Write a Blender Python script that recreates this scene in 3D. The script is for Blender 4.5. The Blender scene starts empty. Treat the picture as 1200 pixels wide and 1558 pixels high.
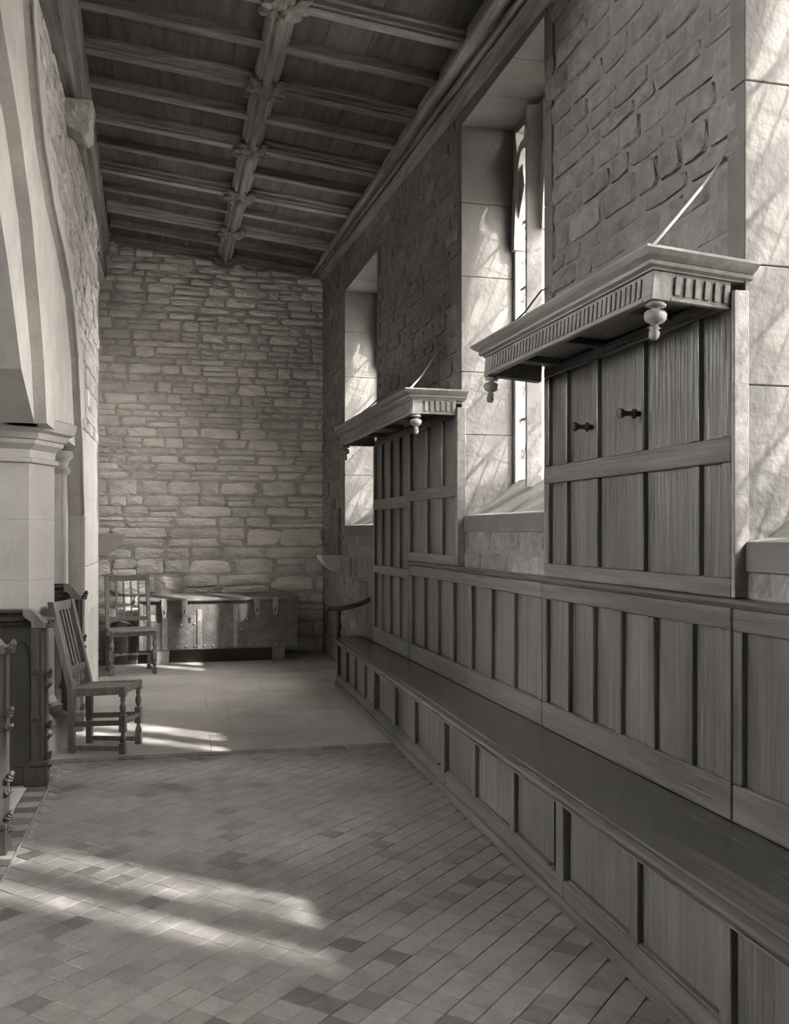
import bpy, bmesh, math, random
from mathutils import Vector, Matrix
R = random.Random(7)
PI = math.pi
scene = bpy.context.scene
col = scene.collection

# ------------------------------------------------------------------ camera, world, sun, exposure
FPX, VX, HY, EYE = 1450.0, 272.0, 808.0, 1.42
TH = math.atan((600 - VX) / FPX)
cam_d = bpy.data.cameras.new('camera'); cam = bpy.data.objects.new('camera', cam_d); col.objects.link(cam)
cam.location = (0, 0, EYE); cam.rotation_euler = (PI / 2, 0, -TH)
cam_d.sensor_fit = 'HORIZONTAL'; cam_d.sensor_width = 36; cam_d.lens = 36 * FPX / 1200
cam_d.shift_y = (HY - 779) / 1200; cam_d.clip_start = 0.05
scene.camera = cam

world = bpy.data.worlds.new('world'); scene.world = world; world.use_nodes = True
bg = world.node_tree.nodes['Background']
bg.inputs[0].default_value = (1.0, 0.975, 0.95, 1); bg.inputs[1].default_value = 9.0

sun_d = bpy.data.lights.new('sun', 'SUN'); sun = bpy.data.objects.new('sun', sun_d); col.objects.link(sun)
SUN = Vector((-1.0, 0.80, -1.02)).normalized()
sun.rotation_euler = SUN.to_track_quat('-Z', 'Y').to_euler(); sun.location = (6, -4, 8)
sun_d.energy = 3.5; sun_d.angle = math.radians(1.6); sun_d.color = (1.0, 0.975, 0.95)

vs = scene.view_settings
vs.view_transform = 'Standard'; vs.look = 'None'; vs.gamma = 1.0; vs.use_curve_mapping = False
vs.exposure = 2.62

# ------------------------------------------------------------------ materials
def tint(v): return (min(1, v * 1.04), v, v * 0.955, 1)

def material(name, v, rough=0.8, spread=0.25, scale=3.0, objrand=0.0, bump=0.0, bscale=30.0, stretch=(1, 1, 1), spec=0.3, blotch=0.0, bdist=0.012):
    m = bpy.data.materials.new(name); m.use_nodes = True
    nt = m.node_tree; N = nt.nodes; L = nt.links
    b = N['Principled BSDF']; b.inputs['Roughness'].default_value = rough
    b.inputs['Specular IOR Level'].default_value = spec
    geo = N.new('ShaderNodeNewGeometry')
    mp = N.new('ShaderNodeMapping'); mp.inputs['Scale'].default_value = [scale * s for s in stretch]
    L.new(geo.outputs['Position'], mp.inputs['Vector'])
    n = N.new('ShaderNodeTexNoise'); n.inputs['Scale'].default_value = 1.0
    n.inputs['Detail'].default_value = 7; n.inputs['Roughness'].default_value = 0.65
    L.new(mp.outputs[0], n.inputs['Vector'])
    ramp = N.new('ShaderNodeValToRGB')
    ramp.color_ramp.elements[0].position = 0.28; ramp.color_ramp.elements[1].position = 0.72
    ramp.color_ramp.elements[0].color = tint(v * (1 - spread)); ramp.color_ramp.elements[1].color = tint(v * (1 + spread))
    L.new(n.outputs['Fac'], ramp.inputs[0])
    out = ramp.outputs[0]
    def mul(out, sock_val):
        mx = N.new('ShaderNodeMix'); mx.data_type = 'RGBA'; mx.blend_type = 'MULTIPLY'; mx.inputs[0].default_value = 1
        L.new(out, mx.inputs[6]); L.new(sock_val, mx.inputs[7]); return mx.outputs[2]
    if objrand:
        oi = N.new('ShaderNodeObjectInfo'); mr = N.new('ShaderNodeMapRange')
        mr.inputs['To Min'].default_value = 1 - objrand; mr.inputs['To Max'].default_value = 1 + objrand
        L.new(oi.outputs['Random'], mr.inputs['Value']); out = mul(out, mr.outputs[0])
    if blotch:
        n2 = N.new('ShaderNodeTexNoise'); n2.inputs['Scale'].default_value = 1.3; n2.inputs['Detail'].default_value = 4
        L.new(geo.outputs['Position'], n2.inputs['Vector']); mr = N.new('ShaderNodeMapRange')
        mr.inputs['From Min'].default_value = .3; mr.inputs['From Max'].default_value = .7
        mr.inputs['To Min'].default_value = 1 - blotch; mr.inputs['To Max'].default_value = 1 + blotch
        L.new(n2.outputs['Fac'], mr.inputs['Value']); out = mul(out, mr.outputs[0])
    L.new(out, b.inputs['Base Color'])
    if bump:
        mp2 = N.new('ShaderNodeMapping'); mp2.inputs['Scale'].default_value = [bscale * s for s in stretch]
        L.new(geo.outputs['Position'], mp2.inputs['Vector'])
        n3 = N.new('ShaderNodeTexNoise'); n3.inputs['Scale'].default_value = 1; n3.inputs['Detail'].default_value = 6
        L.new(mp2.outputs[0], n3.inputs['Vector'])
        bp = N.new('ShaderNodeBump'); bp.inputs['Strength'].default_value = bump; bp.inputs['Distance'].default_value = bdist
        L.new(n3.outputs['Fac'], bp.inputs['Height']); L.new(bp.outputs[0], b.inputs['Normal'])
    return m

M = {}
M['rubble'] = material('rubble_stone', 0.185, 0.95, 0.35, 9, objrand=0.20, bump=1.0, bscale=24, bdist=.03, blotch=.15)  # window-wall rubble, darkened to hold down the strong light there
M['rubble_back'] = material('rubble_stone_brightened', 0.80, 0.95, 0.17, 9, objrand=0.17, bdist=.035, bump=1.0, bscale=24, blotch=.16, stretch=(.7, .7, 1.8))  # same rubble made paler to offset the weak light at the far end
M['jamb'] = material('jamb_stone_darkened', 0.13, 0.9, 0.14, 5, objrand=0.06, bump=0.4, bscale=35, blotch=.10)  # limestone darkened so the sky-lit reveals don't burn out
M['rubble_left'] = material('rubble_stone_lit', 0.50, 0.95, 0.3, 9, objrand=0.2, bump=1.0, bscale=26, bdist=.03)  # lighter rubble copy, brightness of the window-facing wall put into its colour
M['tracery'] = material('window_tracery_stone', 0.22, 0.9, 0.12, 6, bump=0.3)  # stone darkened to keep the sky-lit mullions from blowing out
M['ashlar'] = material('ashlar_limestone', 0.50, 0.9, 0.14, 5, objrand=0.06, bump=0.35, bscale=35, blotch=.08)
M['mortar_dark'] = material('lime_mortar_dark', 0.17, 0.95, 0.2, 14, bump=0.6, bscale=40, blotch=.15)  # mortar darkened along with the window-wall stone
M['mortar'] = material('lime_mortar', 0.50, 0.95, 0.3, 14, bump=0.8, bscale=40, blotch=.2)  # back-wall mortar lightened along with its stone
M['white_stone'] = material('dressed_pale_stone', 0.40, 0.85, 0.10, 4, objrand=0.04, bump=0.2, bscale=30)
M['flag'] = material('flagstone', 0.37, 0.55, 0.22, 2.2, objrand=0.10, bump=0.35, bscale=22, blotch=.12, spec=.35)
M['tile_plain'] = material('floor_tile_worn', 0.165, 0.5, 0.22, 12, objrand=0.12, bump=0.3, bscale=40, blotch=.12, spec=.4)
M['tile_pale'] = material('floor_tile_pale', 0.19, 0.5, 0.22, 12, objrand=0.10, bump=0.3, bscale=40, blotch=.12, spec=.4)
M['tile_dark'] = material('floor_tile_dark', 0.095, 0.45, 0.3, 12, objrand=0.2, bump=0.3, bscale=40, spec=.4)
M['joint'] = material('floor_joint', 0.22, 0.9, 0.3, 20, bump=0.4)
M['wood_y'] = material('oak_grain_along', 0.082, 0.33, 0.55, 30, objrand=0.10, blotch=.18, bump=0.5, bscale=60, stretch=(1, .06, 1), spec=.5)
M['wood_z'] = material('oak_grain_upright', 0.085, 0.33, 0.55, 30, objrand=0.14, blotch=.18, bump=0.5, bscale=60, stretch=(1, 1, .05), spec=.5)
M['wood_x'] = material('oak_grain_across', 0.09, 0.42, 0.55, 30, objrand=0.1, blotch=.18, bump=0.5, bscale=60, stretch=(.06, 1, 1), spec=.5)
M['seat'] = material('oak_polished_seat', 0.066, 0.24, 0.55, 30, bump=0.15, bscale=50, stretch=(1, .05, 1), spec=.55)
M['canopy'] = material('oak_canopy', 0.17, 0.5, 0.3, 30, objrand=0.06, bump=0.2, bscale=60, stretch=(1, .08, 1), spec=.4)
M['roof_x'] = material('roof_oak_rafter', 0.22, 0.75, 0.5, 26, objrand=0.25, bump=0.6, bscale=45, stretch=(.06, 1, 1), spec=.2, blotch=.2)
M['roof_y'] = material('roof_oak_beam', 0.20, 0.7, 0.45, 26, objrand=0.15, bump=0.6, bscale=45, stretch=(1, .06, 1), spec=.25, blotch=.2)
M['board'] = material('roof_board_dark', 0.09, 0.85, 0.4, 16, objrand=0.15, bump=0.4, stretch=(1, .1, 1), spec=.15)
M['pew'] = material('carved_dark_oak', 0.055, 0.42, 0.35, 30, objrand=0.1, bump=0.3, stretch=(1, 1, .1), spec=.5)
M['chair'] = material('worn_chair_oak', 0.17, 0.5, 0.35, 30, objrand=0.12, bump=0.25, bscale=60, stretch=(1, 1, .2), spec=.4)
M['chest'] = material('chest_hide_oak', 0.16, 0.6, 0.4, 8, bump=0.4, bscale=30, blotch=.25, spec=.35)
M['iron'] = material('wrought_iron', 0.30, 0.5, 0.35, 25, objrand=0.2, bump=0.3, spec=.5)
M['iron_dark'] = material('dark_iron', 0.05, 0.5, 0.3, 25, spec=.4)
M['sunlit_iron'] = material('stay_iron_sunlit', 0.72, 0.4, 0.15, 25, spec=.6)  # sunlight on the stay rods put into a pale iron colour
M['lead'] = material('lead_came', 0.12, 0.6, 0.2, 20)
M['grass'] = material('outdoor_ground', 0.30, 0.95, 0.3, 1.0)

def glass_material():
    m = bpy.data.materials.new('old_window_glass'); m.use_nodes = True
    nt = m.node_tree; N = nt.nodes; L = nt.links
    N.remove(N['Principled BSDF']); out = N['Material Output']
    tr = N.new('ShaderNodeBsdfTransparent'); gl = N.new('ShaderNodeBsdfGlossy'); gl.inputs['Roughness'].default_value = .08
    geo = N.new('ShaderNodeNewGeometry'); n = N.new('ShaderNodeTexNoise'); n.inputs['Scale'].default_value = 5.5; n.inputs['Detail'].default_value = 3
    L.new(geo.outputs['Position'], n.inputs['Vector'])
    rp = N.new('ShaderNodeValToRGB'); rp.color_ramp.elements[0].position = .42; rp.color_ramp.elements[1].position = .56
    rp.color_ramp.elements[0].color = (.58, .575, .565, 1); rp.color_ramp.elements[1].color = (.97, .96, .94, 1)
    L.new(n.outputs['Fac'], rp.inputs[0]); L.new(rp.outputs[0], tr.inputs[0])
    mx = N.new('ShaderNodeMixShader'); mx.inputs[0].default_value = .06
    L.new(tr.outputs[0], mx.inputs[1]); L.new(gl.outputs[0], mx.inputs[2]); L.new(mx.outputs[0], out.inputs[0])
    return m
M['glass'] = glass_material()

# ------------------------------------------------------------------ helpers
def link(name, me, mat=None, parent=None, loc=None, rot=None, scl=None, smooth=False):
    if mat is not None and not me.materials: me.materials.append(M[mat])
    if smooth:
        for p in me.polygons: p.use_smooth = True
    o = bpy.data.objects.new(name, me); col.objects.link(o)
    if parent is not None: o.parent = parent
    if loc is not None: o.location = loc
    if rot is not None: o.rotation_euler = rot
    if scl is not None: o.scale = scl
    return o

def mesh_of(bm, name='m'):
    bmesh.ops.recalc_face_normals(bm, faces=bm.faces)
    me = bpy.data.meshes.new(name); bm.to_mesh(me); bm.free(); return me

def bm_box(bm, lo, hi, bev=0.0):
    x0, y0, z0 = lo; x1, y1, z1 = hi
    v = [bm.verts.new(p) for p in ((x0, y0, z0), (x1, y0, z0), (x1, y1, z0), (x0, y1, z0), (x0, y0, z1), (x1, y0, z1), (x1, y1, z1), (x0, y1, z1))]
    fs = [bm.faces.new([v[i] for i in f]) for f in ((0, 3, 2, 1), (4, 5, 6, 7), (0, 1, 5, 4), (1, 2, 6, 5), (2, 3, 7, 6), (3, 0, 4, 7))]
    if bev:
        es = set(e for f in fs for e in f.edges)
        bmesh.ops.bevel(bm, geom=list(es), offset=bev, segments=1, affect='EDGES', profile=.5)
    return v

def box(name, lo, hi, mat, parent=None, bev=0.0, **kw):
    bm = bmesh.new(); bm_box(bm, lo, hi, bev); return link(name, mesh_of(bm, name), mat, parent, **kw)

def bm_prism(bm, pts, axis, a0, a1):
    """pts: 2-D outline; axis 0: (y,z) extruded in x; 1: (x,z) in y; 2: (x,y) in z"""
    def P(p, a):
        return (a, p[0], p[1]) if axis == 0 else (p[0], a, p[1]) if axis == 1 else (p[0], p[1], a)
    A = [bm.verts.new(P(p, a0)) for p in pts]; B = [bm.verts.new(P(p, a1)) for p in pts]
    n = len(pts); bm.faces.new(A); bm.faces.new(B[::-1])
    for i in range(n): bm.faces.new((A[i], B[i], B[(i + 1) % n], A[(i + 1) % n]))

def prism(name, pts, axis, a0, a1, mat, parent=None, bev=0, **kw):
    bm = bmesh.new(); bm_prism(bm, pts, axis, a0, a1)
    if bev: bmesh.ops.bevel(bm, geom=bm.edges[:], offset=bev, segments=1, affect='EDGES')
    return link(name, mesh_of(bm, name), mat, parent, **kw)

def bm_lathe(bm, prof, seg=16, mat=Matrix()):
    rings = []
    for r, z in prof:
        rings.append([bm.verts.new(mat @ Vector((max(r, 1e-4) * math.cos(2 * PI * k / seg), max(r, 1e-4) * math.sin(2 * PI * k / seg), z))) for k in range(seg)])
    for a, b in zip(rings, rings[1:]):
        for k in range(seg): bm.faces.new((a[k], a[(k + 1) % seg], b[(k + 1) % seg], b[k]))
    bm.faces.new(rings[0][::-1]); bm.faces.new(rings[-1])

def lathe(name, prof, mat, parent=None, seg=16, mtx=Matrix(), smooth=True, **kw):
    bm = bmesh.new(); bm_lathe(bm, prof, seg, mtx); return link(name, mesh_of(bm, name), mat, parent, smooth=smooth, **kw)

def bm_beam(bm, p, q, w, h, up=(0, 0, 1), bev=0.0):
    """rectangular bar from p to q, w across, h along 'up'"""
    p = Vector(p); q = Vector(q); d = (q - p).normalized(); u = Vector(up); s = d.cross(u).normalized(); u = s.cross(d).normalized()
    v = []
    for c in (p, q):
        for a, b in ((-1, -1), (1, -1), (1, 1), (-1, 1)): v.append(bm.verts.new(c + s * (a * w / 2) + u * (b * h / 2)))
    fs = [bm.faces.new([v[i] for i in f]) for f in ((3, 2, 1, 0), (4, 5, 6, 7), (0, 1, 5, 4), (1, 2, 6, 5), (2, 3, 7, 6), (3, 0, 4, 7))]
    if bev:
        es = set(e for f in fs for e in f.edges); bmesh.ops.bevel(bm, geom=list(es), offset=bev, segments=1, affect='EDGES')

def beam(name, p, q, w, h, mat, parent=None, up=(0, 0, 1), bev=0.0):
    bm = bmesh.new(); bm_beam(bm, p, q, w, h, up, bev); return link(name, mesh_of(bm, name), mat, parent)

def bm_tube(bm, pts, r, seg=8):
    pts = [Vector(p) for p in pts]; rings = []
    for i, p in enumerate(pts):
        d = (pts[min(i + 1, len(pts) - 1)] - pts[max(i - 1, 0)]).normalized()
        a = d.orthogonal().normalized() if i == 0 else (pa - d * pa.dot(d)).normalized()
        pa = a; b = d.cross(a)
        rr = r[i] if isinstance(r, (list, tuple)) else r
        rings.append([bm.verts.new(p + (a * math.cos(2 * PI * k / seg) + b * math.sin(2 * PI * k / seg)) * rr) for k in range(seg)])
    for a, b in zip(rings, rings[1:]):
        for k in range(seg): bm.faces.new((a[k], a[(k + 1) % seg], b[(k + 1) % seg], b[k]))
    bm.faces.new(rings[0][::-1]); bm.faces.new(rings[-1])

def tube(name, pts, r, mat, parent=None, seg=8, smooth=True):
    bm = bmesh.new(); bm_tube(bm, pts, r, seg); return link(name, mesh_of(bm, name), mat, parent, smooth=smooth)

def struct(o): o['kind'] = 'structure'; return o
def thing(name, label, cat, loc=(0, 0, 0), rotz=0, group=None, tilt=(0, 0)):
    o = bpy.data.objects.new(name, None); col.objects.link(o); o.empty_display_size = .1
    o.location = loc; o.rotation_euler = (tilt[0], tilt[1], rotz); o['label'] = label; o['category'] = cat
    if group: o['group'] = group
    return o
def tag(o, label, cat, group=None):
    o['label'] = label; o['category'] = cat
    if group: o['group'] = group
    return o

# ---- irregular stone pieces: a dozen shared shapes, each facing -Y, unit size
def stone_proto(seed, rough=.05, n=10, bulge=.12):
    r = random.Random(seed); bm = bmesh.new()
    def ring(s, y, j):
        vs_ = []
        for k in range(n):
            t = 2 * PI * (k + .5) / n; c, s_ = math.cos(t), math.sin(t); e = .28
            x = .5 * math.copysign(abs(c) ** e, c); z = .5 * math.copysign(abs(s_) ** e, s_)
            vs_.append(bm.verts.new((x * s + r.uniform(-j, j), y + r.uniform(-j, j), z * s + r.uniform(-j, j))))
        return vs_
    r.seed(seed); back = ring(1.0, 1, 0.0); mid = ring(.985, .38, rough * .35); fr = ring(.87, .04, rough)
    c = bm.verts.new((r.uniform(-.1, .1), -bulge, r.uniform(-.1, .1)))
    for k in range(n):
        a = (k + 1) % n
        bm.faces.new((back[k], back[a], mid[a], mid[k])); bm.faces.new((mid[k], mid[a], fr[a], fr[k])); bm.faces.new((fr[k], fr[a], c))
    me = mesh_of(bm, 'stone')
    for p in me.polygons: p.use_smooth = (p.index % 3 != 0) and False
    return me
PROTO = {}
def protos(mat, rough=.05, bulge=.12):
    key = (mat, rough)
    if key not in PROTO:
        PROTO[key] = []
        for s in range(12):
            me = stone_proto(100 + s, rough, bulge=bulge); me.materials.append(M[mat]); PROTO[key].append(me)
    return PROTO[key]

def lay_stones(parent, items, mat, rotz, limit=300, name='stone', rough=.05, bulge=.12):
    """items: (centre xyz of front plane, width, height, depth)"""
    ps = protos(mat, rough, bulge)
    items = sorted(items, key=lambda t: -t[1] * t[2])
    for c, w, h, d in items[:limit]:
        link(name, R.choice(ps), None, parent, loc=c, rot=(0, R.uniform(-.022, .022), rotz), scl=(w, d, h))
    rest = items[limit:]
    if rest:
        bm = bmesh.new()
        for c, w, h, d in rest:
            mtx = Matrix.Translation(c) @ Matrix.Rotation(rotz, 4, 'Z') @ Matrix.Diagonal((w, d, h, 1))
            n0 = len(bm.verts); bm.from_mesh(R.choice(ps)); bm.verts.ensure_lookup_table()
            bmesh.ops.transform(bm, matrix=mtx, verts=bm.verts[n0:])
        me = bpy.data.meshes.new('small_stones'); bm.to_mesh(me); bm.free(); me.materials.append(M[mat]) if not me.materials else None
        o = link('small_stones', me, None, parent); o['kind'] = 'stuff'

def courses(z0, z1, hfun):
    z = z0; out = []
    while z < z1 - .03:
        h = min(hfun(z), z1 - z)
        if z1 - z - h < .04: h = z1 - z
        out.append((z, h)); z += h
    return out

def fill(u0, u1, wfun):
    out = []; u = u0
    while u < u1 - .02:
        w = wfun()
        if u1 - u - w < .07: w = u1 - u
        out.append((u, w)); u += w
    return out

# ================================================================== SETTING
YB = 11.10                      # back wall
WS = 0.024                      # the window wall is slightly out of square
PHI = math.atan(WS); WX = 1.91
XW = lambda y: WX - WS * y
W_LOC = (WX, 0, 0); W_ROT = (0, 0, PHI)

# ---- outdoor ground
g = struct(box('ground_outside', (-30, -30, -.8), (40, 40, -.6), 'grass'))

# ---- floor
floor = struct(box('floor', (-6.2, -3.6, -.30), (2.3, 11.6, -.005), 'joint'))
TS = .094; rt2 = math.sqrt(2)
bm = bmesh.new(); bm_box(bm, (-TS / 2 + .0015, -TS / 2 + .0015, -.03), (TS / 2 - .0015, TS / 2 - .0015, 0), .0015); tile_me = mesh_of(bm, 'tile')
tile_meshes = {}
for k in ('tile_plain', 'tile_pale', 'tile_dark'):
    me = tile_me.copy(); me.materials.append(M[k]); tile_meshes[k] = me
TY0, TY1, TX0, TX1 = 1.2, 6.18, -.69, 1.43
tiles = []
for i in range(-80, 90):
    for j in range(-80, 90):
        x = (i - j) * TS / rt2 + .3; y = (i + j) * TS / rt2 + 3.5
        if TX0 + .03 < x < TX1 - .03 and TY0 + .03 < y < TY1 - .03: tiles.append((x, y))
cands = []
for x, y in tiles:
    q = R.random(); band = math.sin(x * 5.2 + 1.3 * math.sin(y * 2.1)) + math.sin(y * 3.4 - x * 1.7)
    k = 'tile_dark' if q < .05 + (.10 if band > .9 else 0) else 'tile_pale' if q < .42 else 'tile_plain'
    dz = R.uniform(-.0008, .0004); cands.append((x, y, dz, k, R.uniform(-.03, .03)))
inview = sorted([c for c in cands if c[1] > 2.62 and c[0] > -.02 - .22 * c[1] + .0], key=lambda c: c[1])
near = inview[:300]; near_set = set(near)
for x, y, dz, k, a in near:
    link('floor_tile', tile_meshes[k], None, floor, loc=(x, y, dz), rot=(R.uniform(-.004, .004), R.uniform(-.004, .004), PI / 4 + a * .3))
bms = {k: bmesh.new() for k in tile_meshes}
for c in cands:
    if c in near_set: continue
    x, y, dz, k, a = c; b_ = bms[k]; n0 = len(b_.verts); b_.from_mesh(tile_meshes[k]); b_.verts.ensure_lookup_table()
    bmesh.ops.transform(b_, matrix=Matrix.Translation((x, y, dz)) @ Matrix.Rotation(PI / 4 + a * .3, 4, 'Z'), verts=b_.verts[n0:])
for k, b_ in bms.items():
    me = bpy.data.meshes.new('floor_tiles'); b_.to_mesh(me); b_.free()
    if not me.materials: me.materials.append(M[k])
    o = link('floor_tiles', me, None, floor); o['kind'] = 'stuff'
# straight edging strip, striped border tiles
box('edging_stone', (-.704, 1.2, -.03), (-.694, 6.2, .0005), 'tile_pale', floor)
y = 2.6; i = 0
while y < 6.15:
    box('border_tile', (-.815, y + .002, -.03), (-.708, y + .1 - .002, .0), 'tile_dark' if i % 2 else 'tile_pale', floor, .001); y += .1; i += 1
for k in range(14):
    box('border_stone', (-1.6, 1.2 + k * .4 + .003, -.03), (-.82, 1.6 + k * .4 - .003, 0), 'flag', floor, .003)
x = -.69; i = 0
while x < 1.38:
    box('border_tile', (x + .001, 6.155, -.03), (x + .159, 6.245, .0006), 'tile_dark' if i in (2, 5, 7, 10) else 'tile_pale' if i % 2 else 'tile_plain', floor, .001); x += .16; i += 1
# flagstones further in
y = 6.247; row = 0
while y < YB - .1:
    h = [.55, .95, .8, 1.1, .9, .7][row % 6]; y1 = min(y + h, YB)
    x = -1.6; xs = []
    while x < 1.75:
        w = R.uniform(.8, 1.6); x1 = min(x + w, 1.78)
        if 1.78 - x1 < .3: x1 = 1.78
        box('flagstone', (x + .0014, y + .0014, -.04), (x1 - .0014, y1 - .0014, R.uniform(-.001, .001)), 'flag', floor, .0015); x = x1
    y = y1; row += 1

# ---- back wall
wb = struct(box('wall_back', (-1.3, YB, -.1), (2.5, YB + .6, 5.2), 'mortar'))
items = []
def hb(z):
    if z < 1.25: return R.choice([.16, .19, .22, .13, .24])
    if z < 2.1: return R.choice([.12, .15, .10, .18, .085])
    return R.choice([.07, .085, .1, .12, .14, .075])
def wbk(z):
    return (lambda: R.uniform(.24, .62)) if z < 1.7 else (lambda: R.uniform(.17, .46)) if z < 2.6 else (lambda: R.uniform(.13, .40))
for z, h in courses(.0, 4.85, hb):
    hh = h
    for u, w in fill(-1.0, 1.72, wbk(z)):
        if h > .095 and R.random() < (.30 if z > 1.3 else .12):       # thin stones laid on top of one another
            f = R.uniform(.35, .65)
            for q0, q1 in ((0, f), (f, 1)):
                items.append(((u + w / 2, YB - R.uniform(.01, .045), z + h * (q0 + q1) / 2), w - .014, h * (q1 - q0) - .011, .07))
        else:
            items.append(((u + w / 2 + R.uniform(-.006, .006), YB - R.uniform(.008, .048), z + h / 2 + R.uniform(-.006, .006)), w - R.uniform(.006, .03), h * R.uniform(.80, 1.06) - .012, .085))
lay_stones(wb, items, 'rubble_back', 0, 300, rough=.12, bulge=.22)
# stone bracket on the back wall by the arcade
prism('bracket', [(-.90, 1.39), (-.58, 1.39), (-.585, 1.35), (-.66, 1.24), (-.77, 1.15), (-.90, 1.14)], 1, YB - .16, YB + .02, 'white_stone', wb, .006)

# ---- window wall (built in its own frame: x outwards, y along, z up)
WIN = [(1.40, 2.836, 1.385, 4.02), (4.49, 5.845, 1.516, 4.02), (8.20, 9.69, 1.475, 3.90)]
TK = .62
bm = bmesh.new()
edges = [(-3.4, WIN[0][0])] + [(WIN[i][1], WIN[i + 1][0]) for i in range(2)] + [(WIN[2][1], 11.6)]
for a0, a1 in edges: bm_box(bm, (0, a0, -.1), (TK, a1, 4.9))
for a0, a1, z0, z1 in WIN:
    bm_box(bm, (0, a0, -.1), (TK, a1, z0)); bm_box(bm, (0, a0, z1), (TK, a1, 4.9))
wr = struct(link('wall_right', mesh_of(bm, 'wall_right'), 'mortar_dark', loc=W_LOC, rot=W_ROT))
items = []; quoins = []
def avail(z, h):
    spans = [(-.6, 11.08)]
    for a0, a1, z0, z1 in WIN:
        if z + h > z0 + .01 and z < z1 - .01:
            q0 = R.choice([.12, .2, .16]); q1 = R.choice([.12, .2, .16])
            ns = []
            for s0, s1 in spans:
                if s0 < a0 < s1: ns.append((s0, a0))
                if s0 < a1 < s1: ns.append((a1, s1))
                if not (s0 < a0 < s1 or s0 < a1 < s1): ns.append((s0, s1))
            spans = ns
    return spans
zc = 1.16
cs = courses(1.16, 4.40, lambda z: R.choice([.09, .105, .12, .14, .08]) if z > 2.25 else R.choice([.14, .2, .24]))
for z, h in cs:
    # keep courses flush with sills and heads
    for s0, s1 in avail(z, h):
        if s1 < 1.35: continue
        big = z < 2.25
        for u, w in fill(s0, s1, (lambda: R.uniform(.25, .6)) if big else (lambda: R.uniform(.15, .36))):
            zz0, zz1 = z, z + h
            for a0, a1, wz0, wz1 in WIN:
                if u + w > a0 + .005 and u < a1 - .005:
                    if zz0 < wz0 < zz1: zz1 = wz0
                    if zz0 < wz1 < zz1: zz0 = wz1
            if zz1 - zz0 < .035: continue
            items.append(((-R.uniform(.003, .017), u + w / 2, (zz0 + zz1) / 2), w - R.uniform(.008, .018), zz1 - zz0 - R.uniform(.007, .014), .045))
for z, h in courses(.0, 1.16, lambda z: R.choice([.14, .18, .22])):
    for u, w in fill(8.62, 11.08, lambda: R.uniform(.22, .5)):
        items.append(((-R.uniform(.003, .017), u + w / 2, z + h / 2), w - .014, h - .012, .045))
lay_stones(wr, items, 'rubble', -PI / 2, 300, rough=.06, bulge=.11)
# dressed jamb stones, lintels and sills
def jamb(a, side, z0, z1):
    z = z0; k = 0
    while z < z1 - .02:
        h = [.52, .40, .61, .47, .36][k % 5]; h = min(h, z1 - z)
        if z1 - z - h < .15: h = z1 - z
        wface = [.085, .07, .09, .075][k % 4]
        lo = (-.014 + R.uniform(-.003, .003), a - (wface if side > 0 else .028), z + .002); hi = (TK - .02, a + (.028 if side > 0 else wface), z + h - .002)
        if side > 0: lo = (lo[0], a - .028, lo[2]); hi = (hi[0], a + wface, hi[2])
        else: lo = (lo[0], a - wface, lo[2]); hi = (hi[0], a + .028, hi[2])
        bm = bmesh.new(); 
        # L-shaped dressed stone: face strip on the wall, return along the reveal
        s = 1 if side > 0 else -1
        pts = [(-.014, a + s * wface), (-.014, a - s * .012), (TK - .02, a - s * .012), (TK - .02, a + s * .002), (.05, a + s * .002), (.05, a + s * wface)]
        bm_prism(bm, pts, 2, z + .002, z + h - .002)
        bmesh.ops.bevel(bm, geom=bm.edges[:], offset=.003, segments=1, affect='EDGES')
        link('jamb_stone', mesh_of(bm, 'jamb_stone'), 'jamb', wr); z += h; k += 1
for (a0, a1, z0, z1) in WIN:
    jamb(a0, -1, z0, z1); jamb(a1, 1, z0, z1)
    n = 3; w = (a1 - a0) / n
    for k in range(n):
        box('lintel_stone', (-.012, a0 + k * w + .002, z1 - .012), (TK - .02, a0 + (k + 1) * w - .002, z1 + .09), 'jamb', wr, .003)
    for k in range(2):
        w2 = (a1 - a0) / 2
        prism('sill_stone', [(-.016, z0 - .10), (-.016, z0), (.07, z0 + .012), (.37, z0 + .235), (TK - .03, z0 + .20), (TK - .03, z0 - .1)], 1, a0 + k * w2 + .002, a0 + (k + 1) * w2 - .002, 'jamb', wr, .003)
# pipe-like slot and small corbel near the far corner
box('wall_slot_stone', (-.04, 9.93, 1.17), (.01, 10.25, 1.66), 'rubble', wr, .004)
prism('corbel', [(-.22, 1.17), (.01, 1.17), (.01, .98), (-.06, .99), (-.15, 1.05), (-.21, 1.12)], 1, 9.90, 10.20, 'white_stone', wr, .006)

# ---- windows: mullions, cusped heads, panes with leaded lattice
def ogee(w, h, n=14):
    """half outline of an ogee head from springing (0,0) to apex (w/2,h) measured from the left side"""
    pts = []
    for k in range(n + 1):
        t = k / n
        x = (w / 2) * (t ** 1.9 * .55 + t * .45) ; zz = h * (1 - (1 - t) ** 2.0 * (1 - .45 * t))
        pts.append((x, zz))
    return pts
def ribbon(bm, pts, wd, o0, o1):
    """2-D polyline (along,z) thickened by wd, extruded in x from o0 to o1"""
    L_, R_ = [], []
    for i, p in enumerate(pts):
        a = Vector(pts[max(i - 1, 0)]); b = Vector(pts[min(i + 1, len(pts) - 1)]); d = (b - a).normalized(); nrm = Vector((-d.y, d.x))
        L_.append(tuple(Vector(p) + nrm * wd / 2)); R_.append(tuple(Vector(p) - nrm * wd / 2))
    bm_prism(bm, L_ + R_[::-1], 0, o0, o1)
OG = .40
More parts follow.
